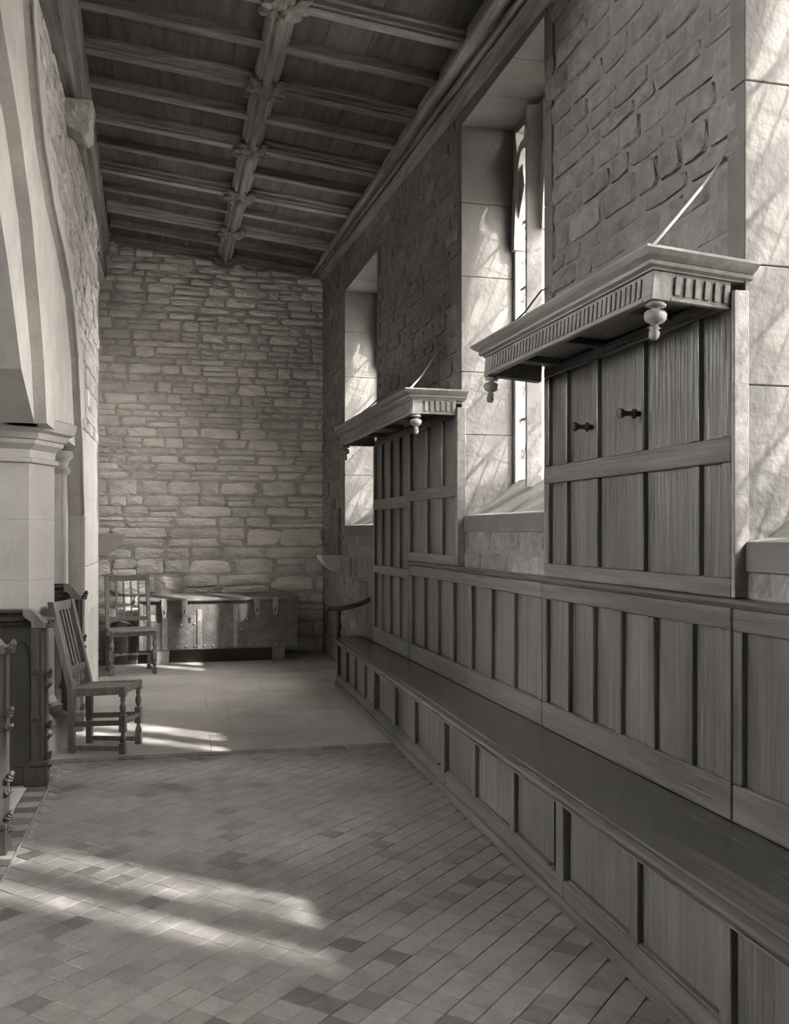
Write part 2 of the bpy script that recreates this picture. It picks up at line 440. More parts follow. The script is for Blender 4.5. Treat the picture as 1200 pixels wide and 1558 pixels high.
for wi, (a0, a1, z0, z1) in enumerate(WIN):
    zb = z0 + .20
    # the frame
    bm = bmesh.new()
    bm_box(bm, (.34, a0, zb - .03), (.46, a0 + .045, z1)); bm_box(bm, (.34, a1 - .045, zb - .03), (.46, a1, z1)); bm_box(bm, (.34, a0 + .045, z1 - .05), (.46, a1 - .045, z1))
    w_ = struct(link('window_%d' % (wi + 1), mesh_of(bm, 'window_frame'), 'tracery', loc=W_LOC, rot=W_ROT))
    nl = 3; mw = .10; lw = (a1 - a0 - .09 - mw * (nl - 1)) / nl
    zs = z1 - .78
    for k in range(nl):
        l0 = a0 + .045 + k * (lw + mw); l1 = l0 + lw
        if k:
            prism('mullion', [(.25, l0 - mw / 2 - .014), (.25, l0 - mw / 2 + .014), (.33, l0), (.43, l0), (.47, l0 - .03), (.47, l0 - mw + .03), (.43, l0 - mw), (.33, l0 - mw)], 2, zb - .03, z1 - .05, 'tracery', w_)
        og = ogee(lw, .60)
        bm = bmesh.new()
        ribbon(bm, [(l0, zs - .02)] + [(l0 + x, zs + z) for x, z in og], .06, .32, .45)
        ribbon(bm, [(l1, zs - .02)] + [(l1 - x, zs + z) for x, z in og], .06, .32, .45)
        link('ogee_head', mesh_of(bm, 'ogee_head'), 'tracery', w_)
        for s, e in ((1, l0), (-1, l1)):                                     # cusps
            i6 = og[5]; i3 = og[1]; i9 = og[9]
            bm = bmesh.new()
            pts = [(e + s * i3[0], zs + i3[1]), (e + s * (i6[0] + .085), zs + i6[1] - .06), (e + s * (i6[0] + .10), zs + i6[1] - .03), (e + s * i9[0], zs + i9[1])]
            bm_prism(bm, pts if s > 0 else pts[::-1], 0, .345, .43)
            link('cusp', mesh_of(bm, 'cusp'), 'tracery', w_)
        bm = bmesh.new()                                                       # daggers over the heads
        ap = (l0 + lw / 2, zs + .60)
        ribbon(bm, [ap, (l0 + lw * .42, z1 - .04)], .04, .33, .44); ribbon(bm, [(l0 + lw * .16, zs + .45), (l0 + lw * .02, z1 - .05)], .035, .33, .44); ribbon(bm, [(l1 - lw * .16, zs + .45), (l1 - lw * .02, z1 - .05)], .035, .33, .44)
        link('tracery_bar', mesh_of(bm, 'tracery_bar'), 'tracery', w_)
        pane = box('pane', (.400, l0 - .01, zb - .03), (.404, l1 + .01, z1 - .04), 'glass', w_)
        bm = bmesh.new(); pit = .13; hh = z1 - zb; s_ = 1.55                    # leaded lattice
        for sg in (1, -1):
            c = -hh / s_
            while c < lw + hh / s_:
                t0 = max(0.0, -c if sg > 0 else c - lw); t1 = min(hh / s_, (lw - c) if sg > 0 else c)
                if t1 > t0 + .01:
                    p = (.392, l0 + c + sg * t0, zb + s_ * t0); q = (.392, l0 + c + sg * t1, zb + s_ * t1)
                    bm_beam(bm, p, q, .005, .006, up=(1, 0, 0))
                c += pit
        lc = link('lead_cames', mesh_of(bm, 'lead_cames'), 'lead', pane); lc['kind'] = 'stuff'
        for q in range(1, 5):
            beam('saddle_bar', (.385, l0 - .01, zb + q * .42), (.385, l1 + .01, zb + q * .42), .014, .014, 'iron_dark', w_)

# ---- arcade wall on the nave side
XL = -.72
bm = bmesh.new()
arch1 = [(7.73, -.1), (7.73, 1.54), (7.55, 2.1), (7.27, 2.68), (6.92, 3.03), (6.42, 3.22), (5.95, 3.33), (5.54, 3.52), (5.29, 3.75), (5.11, 4.02), (5.03, 4.215)]
bm_prism(bm, arch1 + [(9.02, 4.22), (9.02, -.1)], 0, XL - .16, XL)
bm_box(bm, (-1.5, -3.2, 4.14), (-.80, 11.3, 5.1))
bm_box(bm, (-1.5, 7.9, -.1), (-.865, 11.3, 4.2))
wl = struct(link('wall_left', mesh_of(bm, 'wall_left'), 'ashlar'))
arch2 = [(5.98, 2.06), (5.86, 2.40), (5.70, 2.66), (5.39, 3.09), (5.02, 3.40), (4.68, 3.60), (4.2, 3.85), (3.6, 4.0)]
prism('arch_order', arch2 + [(3.6, 4.2), (7.95, 4.2), (7.95, 2.06)], 0, -1.0, -.765, 'ashlar', wl)
arch3 = [(5.98, 2.06), (5.5, 2.3), (5.1, 2.75), (4.7, 3.1), (4.3, 3.4), (3.6, 3.6)]
prism('arch_order', arch3 + [(3.6, 4.2), (7.95, 4.2), (7.95, 2.06)], 0, -1.5, -.835, 'ashlar', wl)
prism('arch_jamb', [(7.22, -.1), (7.22, 1.98), (7.9, 1.98), (7.9, -.1)], 0, -1.2, -.83, 'ashlar', wl)
# rubble facing above the arch on the wall face
items = []
for z, h in courses(2.2, 4.2, lambda z: R.choice([.1, .13, .16])):
    for u, w in fill(4.2, 9.0, lambda: R.uniform(.2, .42)):
        zc_ = z + h / 2; yc = u + w / 2
        lim = None
        for (y0, q0), (y1, q1) in zip(arch1[1:], arch1[2:]):
            if y1 <= u <= y0: lim = q0 + (q1 - q0) * (u - y0) / (y1 - y0)
        if u < 7.73 and (lim is None or z < lim + .13): continue
        if u < 7.73 and R.random() < .04: continue
        items.append(((XL + R.uniform(.006, .022), yc, zc_), w - .012, h - .012, .04))
lay_stones(wl, items, 'rubble_left', PI / 2, 300, rough=.07)
# smooth voussoirs round the arch and jamb stones on the wall face
z = -.0; k = 0
while z < 1.5:
    h = [.34, .42, .38, .4][k % 4]; h = min(h, 1.54 - z)
    box('jamb_stone', (XL - .02, 7.725, z + .002), (XL + .012, [8.15, 8.02, 8.2][k % 3], z + h - .002), 'ashlar', wl, .003)
    box('jamb_stone', (XL - .02, [8.16, 8.03, 8.21][k % 3], z + .002), (XL + .008, 9.015, z + h - .002), 'ashlar', wl, .003)
    z += h; k += 1
for i in range(1, len(arch1) - 1):
    (y0, q0), (y1, q1) = arch1[i], arch1[i + 1]
    d = Vector((y1 - y0, q1 - q0)).normalized(); nr = Vector((-d.y, d.x)); nr = nr if nr.y > 0 or nr.x > 0 else -nr
    if nr.x < 0: nr = -nr
    pts = [(y0, q0), (y1, q1), (y1 + nr.x * .10, q1 + nr.y * .10), (y0 + nr.x * .10, q0 + nr.y * .10)]
    prism('voussoir', pts, 0, XL - .02, XL + .01, 'ashlar', wl, .003)
# octagonal respond pier with moulded capital and base
PC = Vector((-1.25, 6.66))
PLAN = [(-1.02, 7.10), (-.80, 6.62), (-.915, 6.32), (-1.25, 6.16), (-1.60, 6.30), (-1.72, 6.62), (-1.60, 7.0), (-1.3, 7.15)]
def octa(r):
    f = 1 + (r - .45) / .45 * .95
    return [(PC.x + (x - PC.x) * f, PC.y + (y - PC.y) * f) for x, y in PLAN]
def octa_stack(name, prof, mat, par):
    bm = bmesh.new(); rings = [[bm.verts.new((x, y, z)) for x, y in octa(r)] for r, z in prof]
    for a, b in zip(rings, rings[1:]):
        for k in range(8): bm.faces.new((a[k], a[(k + 1) % 8], b[(k + 1) % 8], b[k]))
    bm.faces.new(rings[0][::-1]); bm.faces.new(rings[-1]); return link(name, mesh_of(bm, name), mat, par)
PR = .45
zz = .34
for k, h in enumerate([.40, .37, .38, .36]):
    octa_stack('pier_drum', [(PR - .003, zz), (PR, zz + .004), (PR, zz + h - .004), (PR - .003, zz + h)], 'white_stone', wl); zz += h
octa_stack('pier_capital', [(PR, 1.845), (PR + .03, 1.85), (PR + .03, 1.875), (PR + .005, 1.885), (PR + .01, 1.93), (PR + .06, 1.965), (PR + .065, 1.99), (PR + .085, 1.995), (PR + .10, 2.03), (PR + .135, 2.045), (PR + .15, 2.08), (PR + .15, 2.115), (PR + .10, 2.13)], 'white_stone', wl)
octa_stack('pier_base', [(PR + .11, 0), (PR + .11, .13), (PR + .08, .15), (PR + .10, .18), (PR + .095, .22), (PR + .05, .245), (PR + .06, .28), (PR + .02, .30), (PR, .345)], 'white_stone', wl)
# slim shaft with its little capital
lathe('slim_shaft', [(.055, .0), (.055, 1.80), (.06, 1.83), (.08, 1.84), (.08, 1.87), (.06, 1.88), (.075, 1.93), (.10, 1.95), (.10, 1.99), (.09, 2.0)], 'white_stone', wl, loc=(-.85, 7.28, 0))
# carved corbel under the wall beam
prism('carved_corbel', [(-.74, 4.18), (-.535, 4.18), (-.54, 4.10), (-.56, 4.06), (-.545, 3.97), (-.59, 3.93), (-.64, 3.98), (-.70, 4.02), (-.74, 4.02)], 1, 6.36, 6.58, 'rubble_left', wl, .012)

# ---- unseen nave and west end, added to close off light; windows sized for fill
bm = bmesh.new()
nw = [(2.2, 3.4), (6.2, 7.4)]
ed = [-3.2] + [q for w in nw for q in w] + [11.7]
for a0, a1 in zip(ed[0::2], ed[1::2]): bm_box(bm, (-6.3, a0, -.3), (-5.8, a1, 5.1))
for a0, a1 in nw: bm_box(bm, (-6.3, a0, -.3), (-5.8, a1, 2.6)); bm_box(bm, (-6.3, a0, 4.7), (-5.8, a1, 5.1))
struct(link('wall_nave_unseen', mesh_of(bm, 'wall_nave_unseen'), 'ashlar'))
struct(box('wall_west_unseen', (-6.3, -3.6, -.3), (2.6, -3.2, 5.1), 'ashlar'))
struct(box('wall_east', (-6.3, 11.3, -.3), (-1.31, 11.7, 5.1), 'ashlar'))
struct(box('ceiling_nave_unseen', (-6.3, -3.6, 5.1), (-.81, 11.7, 5.3), 'board'))

# ---- roof: boards, purlin, rafters, bosses
ZB = lambda x: 4.74 - .075 * (x + .6)
def zr(x, y):                                   # rafter soffit height
    return 4.60 - (x + .6) * (.115 - .0 * y)
bm = bmesh.new()
bm_prism(bm, [(-1.5, 4.98), (2.6, 4.62), (2.6, 4.75), (-1.5, 5.2)], 1, -3.5, 11.7)
ceil = struct(link('ceiling', mesh_of(bm, 'ceiling'), 'board'))
# boards between rafters
y = 3.0
while y < 11.0:
    x = -.75
    w = .27
    for k in range(9):
        x0 = -.72 + k * w
        z0 = zr(x0, y) + .088; z1 = zr(x0 + w, y) + .088
        prism('roof_board', [(x0 + .002, z0), (x0 + w - .002, z1), (x0 + w - .002, z1 + .03), (x0 + .002, z0 + .03)], 1, y + .002, min(y + 1.09, 11.1) - .002, 'board', ceil)
    y += 1.09
rprof = lambda w, h: [(-w / 2 - .03, h), (-w / 2 - .03, .065), (-w / 2 - .015, .055), (-w / 2 - .012, .028), (-w / 2, .02), (-w / 2, .005), (-w / 2 + .01, 0), (w / 2 - .01, 0), (w / 2, .005), (w / 2, .02), (w / 2 + .012, .028), (w / 2 + .015, .055), (w / 2 + .03, .065), (w / 2 + .03, h)]
def rafter(name, y, x0, x1, w, dz):
    bm = bmesh.new(); A = []; B = []
    pr = rprof(w, .092) if dz == 0 else [(-w / 2, .07), (-w / 2, .008), (-w / 2 + .008, 0), (w / 2 - .008, 0), (w / 2, .008), (w / 2, .07)]
    sag = R.uniform(-.008, .008)
    rings = []
    for t in (0, .5, 1):
        x = x0 + (x1 - x0) * t; s = sag if t == .5 else 0
        rings.append([bm.verts.new((x, y + p + s, zr(x, y) + dz + q + s)) for p, q in pr])
    n = len(pr)
    for a, b in zip(rings, rings[1:]):
        for i in range(n): bm.faces.new((a[i], b[i], b[(i + 1) % n], a[(i + 1) % n]))
    bm.faces.new(rings[0]); bm.faces.new(rings[-1][::-1])
    return link(name, mesh_of(bm, name), 'roof_x', ceil)
PX = lambda y: .57 - .017 * (y - 7.5)
MAIN = [5.53 + 1.09 * k for k in range(-2, 6)]
for ym in MAIN:
    if ym > 11.05: continue
    rafter('main_rafter', ym, -.70, PX(ym) - .06, .085, 0); rafter('main_rafter', ym, PX(ym) + .06, XW(ym) - .08, .085, 0)
    yi = ym + .545
    if yi < 11:
        rafter('common_rafter', yi, -.70, PX(yi) - .06, .08, .022); rafter('common_rafter', yi, PX(yi) + .06, XW(yi) - .08, .08, .022)
# moulded purlin in lengths between the bosses
pp = [(-.085, .17), (-.085, .05), (-.06, .03), (-.06, .012), (-.035, .02), (-.02, -.012), (0, -.022), (.02, -.012), (.035, .02), (.06, .012), (.06, .03), (.085, .05), (.085, .17)]
ys = [2.2] + MAIN[0:] ; ys = sorted(set([y for y in ys if y < 11.0] + [11.09]))
for y0, y1 in zip(ys, ys[1:]):
    bm = bmesh.new(); rings = []
    for y in (y0, y1):
        zc = zr(PX(y), y) - .005
        rings.append([bm.verts.new((PX(y) + p, y, zc + q)) for p, q in pp])
    n = len(pp)
    for i in range(n): bm.faces.new((rings[0][i], rings[1][i], rings[1][(i + 1) % n], rings[0][(i + 1) % n]))
    bm.faces.new(rings[0]); bm.faces.new(rings[1][::-1])
    link('purlin', mesh_of(bm, 'purlin'), 'roof_y', ceil)
# leaf bosses at the crossings
bm = bmesh.new()
for k in range(4):
    a = k * PI / 2 + PI / 4
    for j, (r_, wd, zz) in enumerate(((.07, .06, .0), (.12, .05, .02))):
        cx, cy = r_ * math.cos(a), r_ * math.sin(a)
        bmesh.ops.create_icosphere(bm, subdivisions=2, radius=1, matrix=Matrix.Translation((cx, cy, zz)) @ Matrix.Rotation(a, 4, 'Z') @ Matrix.Diagonal((.06, wd * .75, .032, 1)))
for k in range(4):
    a = k * PI / 2
    bmesh.ops.create_icosphere(bm, subdivisions=1, radius=1, matrix=Matrix.Translation((.10 * math.cos(a), .10 * math.sin(a), .01)) @ Matrix.Rotation(a, 4, 'Z') @ Matrix.Diagonal((.06, .035, .03, 1)))
bmesh.ops.create_icosphere(bm, subdivisions=2, radius=.045, matrix=Matrix.Translation((0, 0, -.012)))
for v in bm.verts: v.co += Vector((R.uniform(-.006, .006), R.uniform(-.006, .006), R.uniform(-.006, .006)))
boss = mesh_of(bm, 'boss'); boss.materials.append(M['roof_y'])
for ym in MAIN:
    if ym < 11: link('boss', boss, None, ceil, loc=(PX(ym), ym, zr(PX(ym), ym) - .015), rot=(0, 0, R.uniform(-.2, .2)))
# wall plates
def plate(name, rows, mat):
    bm = bmesh.new(); rings = [[bm.verts.new(p) for p in row] for row in rows]; n = len(rows[0])
    for a, b in zip(rings, rings[1:]):
        for i in range(n): bm.faces.new((a[i], b[i], b[(i + 1) % n], a[(i + 1) % n]))
    bm.faces.new(rings[0]); bm.faces.new(rings[-1][::-1]); return struct(link(name, mesh_of(bm, name), mat))
def rp_row(y):
    x = XW(y); zl = 4.34 - .045 * (11.1 - y); zi = 4.37 - .023 * (11.1 - y)
    p0 = Vector((x - .015, zl)); p1 = Vector((x - .155, zi + .06)); d = (p1 - p0); nr = Vector((-d.y, d.x)).normalized()
    if nr.y > 0: nr = -nr
    pts = [(x + .05, zl)]
    for t, o in ((0, 0), (.34, 0), (.35, -.03), (.40, -.032), (.42, .008), (.47, .020), (.52, .008), (.54, -.034), (.61, -.034), (.64, -.002), (.72, .026), (.83, .034), (.94, .016), (1.0, -.02)):
        q = p0 + d * t + nr * o; pts.append((q.x, q.y))
    pts += [(x - .10, zi + .12), (x - .10, 4.66), (x + .05, 4.66)]
    return [(px, y, pz) for px, pz in pts]
plate('trim_1', [rp_row(y) for y in (1.0, 4.0, 7.0, 9.0, 11.09)], 'roof_y')
def lp_row(y):
    x = -.61 - .032 * (y - 5.5)
    return [(x - .16, y, 4.23), (x - .02, y, 4.23), (x, y, 4.25), (x, y, 4.50), (x + .03, y, 4.52), (x + .035, y, 4.58), (x + .035, y, 4.75), (x - .16, y, 4.75)]
plate('trim_2', [lp_row(y) for y in (3.4, 6.0, 8.5, 11.09)], 'roof_y')

# ================================================================== FURNITURE
# ---- long bench
bench = thing('wall_bench', 'long dark oak bench with panelled front along the windowed wall', 'bench', (1.40, 5.0, 0))
BX, BY = 1.40, 5.0
fx = 0.0
def bl(x, y, z): return (x - BX, y - BY, z)
Y_END = 8.62
bays = [(8.60, 6.93, [8.47, 8.09, 7.70, 7.28, 7.0]), (6.93, 5.03, [6.79, 6.21, 5.66, 5.10]), (5.03, 3.40, [4.97, 4.45, 3.90, 3.46]), (3.40, 1.72, [3.32, 2.77, 2.25, 1.78]), (1.72, .3, [1.66, 1.2, .75, .36])]
box('bottom_rail', bl(1.40, .3, 0), bl(1.45, Y_END, .115), 'wood_y', bench, .004)
box('top_rail', bl(1.40, .3, .385), bl(1.45, Y_END, .425), 'wood_y', bench, .003)
box('skirting', bl(1.388, .3, 0), bl(1.40, Y_END, .05), 'wood_y', bench, .003)
for y1, y0, divs in bays:
    box('bench_post', bl(1.397, y1 - .07, .0), bl(1.45, y1, .425), 'wood_z', bench, .003)
    for i, (d1, d0) in enumerate(zip(divs, divs[1:])):
        if i: box('muntin', bl(1.402, d1 - .02, .115), bl(1.45, d1 + .035, .385), 'wood_z', bench, .003)
        box('panel', bl(1.424, d0 + .02, .11), bl(1.434, d1 - .0, .39), 'wood_z', bench)
        box('panel_sill', bl(1.404, d0 + .03, .115), bl(1.428, d1 - .02, .127), 'wood_y', bench, .004)
box('bench_end', bl(1.41, Y_END - .03, 0), bl(1.72, Y_END, .425), 'wood_x', bench, .003)
# seat board with moulded nosing, tapering with the wall
def seat_prof(y):
    b = XW(y) - .05
    return [(b, .425), (1.44, .425), (1.395, .415), (1.385, .405), (1.375, .42), (1.362, .427), (1.358, .438), (1.365, .447), (1.385, .452), (1.40, .449), (1.405, .455), (b, .455)]
for y0, y1 in ((.3, 3.1), (3.1, 6.4), (6.4, 8.66)):
    bm = bmesh.new(); rr = [[bm.verts.new(bl(x, y, z)) for x, z in seat_prof(y)] for y in (y0 + .0005, y1 - .0005)]; n = len(rr[0])
    for i in range(n): bm.faces.new((rr[0][i], rr[1][i], rr[1][(i + 1) % n], rr[0][(i + 1) % n]))
    bm.faces.new(rr[0]); bm.faces.new(rr[1][::-1]); link('seat_board', mesh_of(bm, 'seat_board'), 'seat', bench)
# arm at the far end
bm = bmesh.new()
arm = [(1.70, .80), (1.62, .765), (1.53, .738), (1.44, .722), (1.37, .72), (1.315, .722), (1.29, .70)]
tops = [(x, z + (.022 if i < 6 else .0)) for i, (x, z) in enumerate(arm)]; bots = [(x, z - .022) for x, z in arm]
bm_prism(bm, [(x - BX, z) for x, z in tops + bots[::-1]], 1, 8.50 - BY, 8.57 - BY)
bmesh.ops.bevel(bm, geom=bm.edges[:], offset=.005, segments=1, affect='EDGES')
link('arm_rest', mesh_of(bm, 'arm_rest'), 'wood_x', bench)
lathe('arm_support', [(.026, .45), (.03, .48), (.02, .50), (.034, .55), (.028, .60), (.018, .645), (.028, .66), (.03, .70), (.03, .712)], 'wood_z', bench, loc=(1.405 - BX, 8.535 - BY, 0))

# ---- panelled back above the bench seat
def panel_frame(root, cols, z0, z1, o, mat_prefix='wood', toprail=.08, botrail=.09, st=.05, th=.045, mids=()):
    """cols: ascending divider positions a (first and last are the ends); rows split by mids (z0,z1) rails"""
    a0, a1 = cols[0], cols[-1]
    rows = []; z = z0 + botrail
    box('rail', (o, a0, z0), (o + th, a1, z0 + botrail), 'wood_y', root, .004)
    for m0, m1 in mids:
        box('rail', (o, a0, m0), (o + th, a1, m1), 'wood_y', root, .004); rows.append((z, m0)); z = m1
    rows.append((z, z1 - toprail)); box('rail', (o, a0, z1 - toprail), (o + th, a1, z1), 'wood_y', root, .004)
    for r0, r1 in rows:
        for i, c in enumerate(cols):
            lo = c if i == 0 else c - st if i == len(cols) - 1 else c - st / 2
            box('stile', (o + .001, lo, r0 + .0005), (o + th, lo + st, r1 - .0005), 'wood_z', root, .004)
        for c0, c1 in zip(cols, cols[1:]):
            box('panel', (o + .024, c0 + .01, r0 - .005), (o + .034, c1 - .01, r1 + .005), 'wood_z', root)
wains = thing('wainscot', 'low dark oak wainscot of upright panels rising behind the bench seat', 'panelling', W_LOC, PHI)
O1 = -.055
panel_frame(wains, [4.445, 4.841, 5.193, 5.546, 5.903, 6.243, 6.587, 6.95], .457, 1.165, O1, toprail=.075, botrail=.125)
panel_frame(wains, [2.845, 3.108, 3.371, 3.638, 3.897, 4.151, 4.435], .457, 1.165, O1, toprail=.075, botrail=.125)
panel_frame(wains, [1.2, 1.6, 2.0, 2.4, 2.835], .457, 1.165, O1, toprail=.075, botrail=.125)
box('wainscot_backing', (-.012, .4, .30), (-.003, 6.95, 1.165), 'wood_z', wains)
prism('cap_moulding', [(-.002, 1.166), (-.055, 1.166), (-.070, 1.171), (-.078, 1.182), (-.070, 1.192), (-.055, 1.196), (-.002, 1.196)], 1, .4, 6.97, 'wood_y', wains)
box('end_strip', (-.06, 6.953, .457), (-.004, 6.975, 1.165), 'wood_z', wains, .003)

# ---- canopied wall panels
def canopy(root, a0, a1, D, ztop, tilt, nfl, batt):
    """a0..a1 along the wall, projecting D; local z=0 is the frieze bottom"""
    c = bpy.data.objects.new('canopy', None)
    # cornice (the canopy's own mesh)
    prof = [(.012, .105), (.012, .112), (.03, .118), (.034, .13), (.028, .134), (.05, .148), (.062, .160), (.066, .164), (.066, .174), (0.0, .174)]
    bm = bmesh.new(); rings = []
    for p, z in prof:
        rings.append([bm.verts.new(q) for q in ((0, a0 - p, z), (-(D + p), a0 - p, z), (-(D + p), a1 + p, z), (0, a1 + p, z))])
    for r0, r1 in zip(rings, rings[1:]):
        for i in range(3): bm.faces.new((r0[i], r0[i + 1], r1[i + 1], r1[i]))
        bm.faces.new((r0[3], r0[0], r1[0], r1[3]))
    bm.faces.new(rings[-1]); bm.faces.new(rings[0][::-1])
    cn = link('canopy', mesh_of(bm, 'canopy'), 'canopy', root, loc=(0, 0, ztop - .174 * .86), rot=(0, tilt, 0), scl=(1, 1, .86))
    t = .03
    box('frieze_board', (-D, a0, 0), (-D + t, a1, .106), 'canopy', cn, .002)
    for s, a in ((0, a0), (1, a1 - t)): box('frieze_board', (-D + t + .0005, a, 0), (-.062, a + t, .106), 'canopy', cn, .002)
    for a in (a0 - .004, a1 - .052):
        box('corner_block', (-D - .005, a, -.006), (-D + .062, a + .056, .104), 'canopy', cn, .003)
    # beads under the friezes
    box('bead', (-D - .006, a0 + .056, -.004), (-D, a1 - .056, .008), 'canopy', cn, .003)
    for a, s in ((a0, -1), (a1, 1)):
        box('bead', (-D + .062, a - (.006 if s < 0 else 0), -.004), (-.062, a + (.006 if s > 0 else 0), .008), 'canopy', cn, .003)
    # fluting: raised fillets with round heads
    pit = .036
    def fillet(bm, p, q, axis):
        bm_box(bm, p, q, .0)
    nx = int((D - .062 - .07) / pit); x0 = -D + .075
    for a, s in ((a0, -1), (a1, 1)):
        for k in range(nx + 1):
            x = x0 + k * pit
            if x + .02 > -.065: break
            box('flute', (x, a - (.008 if s < 0 else 0), .018), (x + .020, a + (.008 if s > 0 else 0), .092), 'canopy', cn, .0025)
    bm = bmesh.new(); a = a0 + .075
    while a + .02 < a1 - .06:
        bm_box(bm, (-D - .007, a, .018), (-D + .001, a + .020, .092), .002); a += pit
    fl = link('fluting', mesh_of(bm, 'fluting'), 'canopy', cn); fl['kind'] = 'stuff'
    # soffit and battens
    box('soffit_board', (-D + t, a0 + t, .088), (0, a1 - t, .100), 'canopy', cn)
    box('front_rail', (-D + t + .0005, a0 + t, .055), (-D + t + .03, a1 - t, .087), 'wood_y', cn, .004)
    for b in batt: box('batten', (-D + t + .031, b, .05), (-.062, b + .045, .087), 'wood_x', cn, .004)
    # turned pendants
    pend = [(.0, -.152), (.012, -.15), (.017, -.14), (.019, -.122), (.012, -.112), (.020, -.106), (.012, -.100), (.012, -.092), (.030, -.082), (.036, -.070), (.037, -.052), (.030, -.042), (.013, -.036), (.013, -.030), (.030, -.026), (.034, -.018), (.028, -.011), (.024, -.006)]
    for a in (a0 + .024, a1 - .024):
        lathe('pendant', pend, 'canopy', cn, loc=(-D + .028, a, 0))
    return cn
d1 = thing('canopied_panel', 'shorter oak wall panel with fluted canopy, two wooden pegs fixed to it', 'panelling', W_LOC, PHI, 'canopied wall panels')
OD = -.06
panel_frame(d1, [2.835, 3.06, 3.45, 3.85, 4.165, 4.40], 1.198, 2.215, OD, toprail=.05, botrail=.065, st=.055, mids=[(1.65, 1.735)])
box('back_board', (-.014, 2.84, 1.199), (-.005, 4.40, 2.215), 'wood_z', d1)
for z0_, z1_ in ((1.27, 1.645), (1.74, 2.16)):
    box('end_board', (-.06, 2.815, 1.199), (-.004, 2.834, 2.215), 'canopy', d1, .003) if z0_ < 1.5 else None
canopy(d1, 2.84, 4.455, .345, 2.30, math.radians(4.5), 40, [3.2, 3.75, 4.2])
for py, pz in ((3.867, 1.873), (3.448, 1.881)):
    mt = Matrix.Rotation(-PI / 2, 4, 'Y')
    lathe('peg', [(.011, 0), (.011, .018), (.020, .022), (.020, .03), (.010, .036), (.010, .062), (.019, .078), (.021, .088), (.014, .094)], 'iron_dark', d1, seg=12, mtx=mt, loc=(OD + .002, py, pz))
tube('stay_rod', [(-.35, 2.88, 2.325), (-.23, 2.90, 2.455), (-.1, 2.92, 2.60), (-.01, 2.935, 2.71)], .005, 'sunlit_iron', d1)
tube('stay_rod', [(-.34, 4.36, 2.325), (-.14, 4.44, 2.50), (-.04, 4.48, 2.62), (-.01, 4.44, 2.63), (-.01, 4.42, 2.59)], .005, 'iron_dark', d1)
d2 = thing('canopied_panel', 'longer oak wall panel with fluted canopy, reaching down to the bench seat beside its arm', 'panelling', W_LOC, PHI, 'canopied wall panels')
panel_frame(d2, [5.80, 6.14, 6.50, 6.985], 1.198, 2.20, OD, toprail=.05, botrail=.065, st=.055, mids=[(1.64, 1.72)])
panel_frame(d2, [6.985, 7.27, 7.57, 7.87, 8.165], .457, 2.20, OD, toprail=.05, botrail=.13, st=.045, mids=[(1.06, 1.13), (1.60, 1.69)])
box('back_board', (-.014, 5.80, 1.199), (-.005, 8.16, 2.20), 'wood_z', d2)
box('end_board', (-.06, 5.775, 1.199), (-.004, 5.799, 2.20), 'canopy', d2, .003)
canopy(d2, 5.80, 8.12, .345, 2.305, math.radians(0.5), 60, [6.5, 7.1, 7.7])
tube('stay_rod', [(-.36, 5.84, 2.305), (-.2, 6.08, 2.45), (-.01, 6.38, 2.66)], .0065, 'sunlit_iron', d2)
tube('stay_rod', [(-.36, 7.95, 2.305), (-.1, 8.1, 2.50), (-.01, 8.14, 2.58)], .005, 'iron_dark', d2)

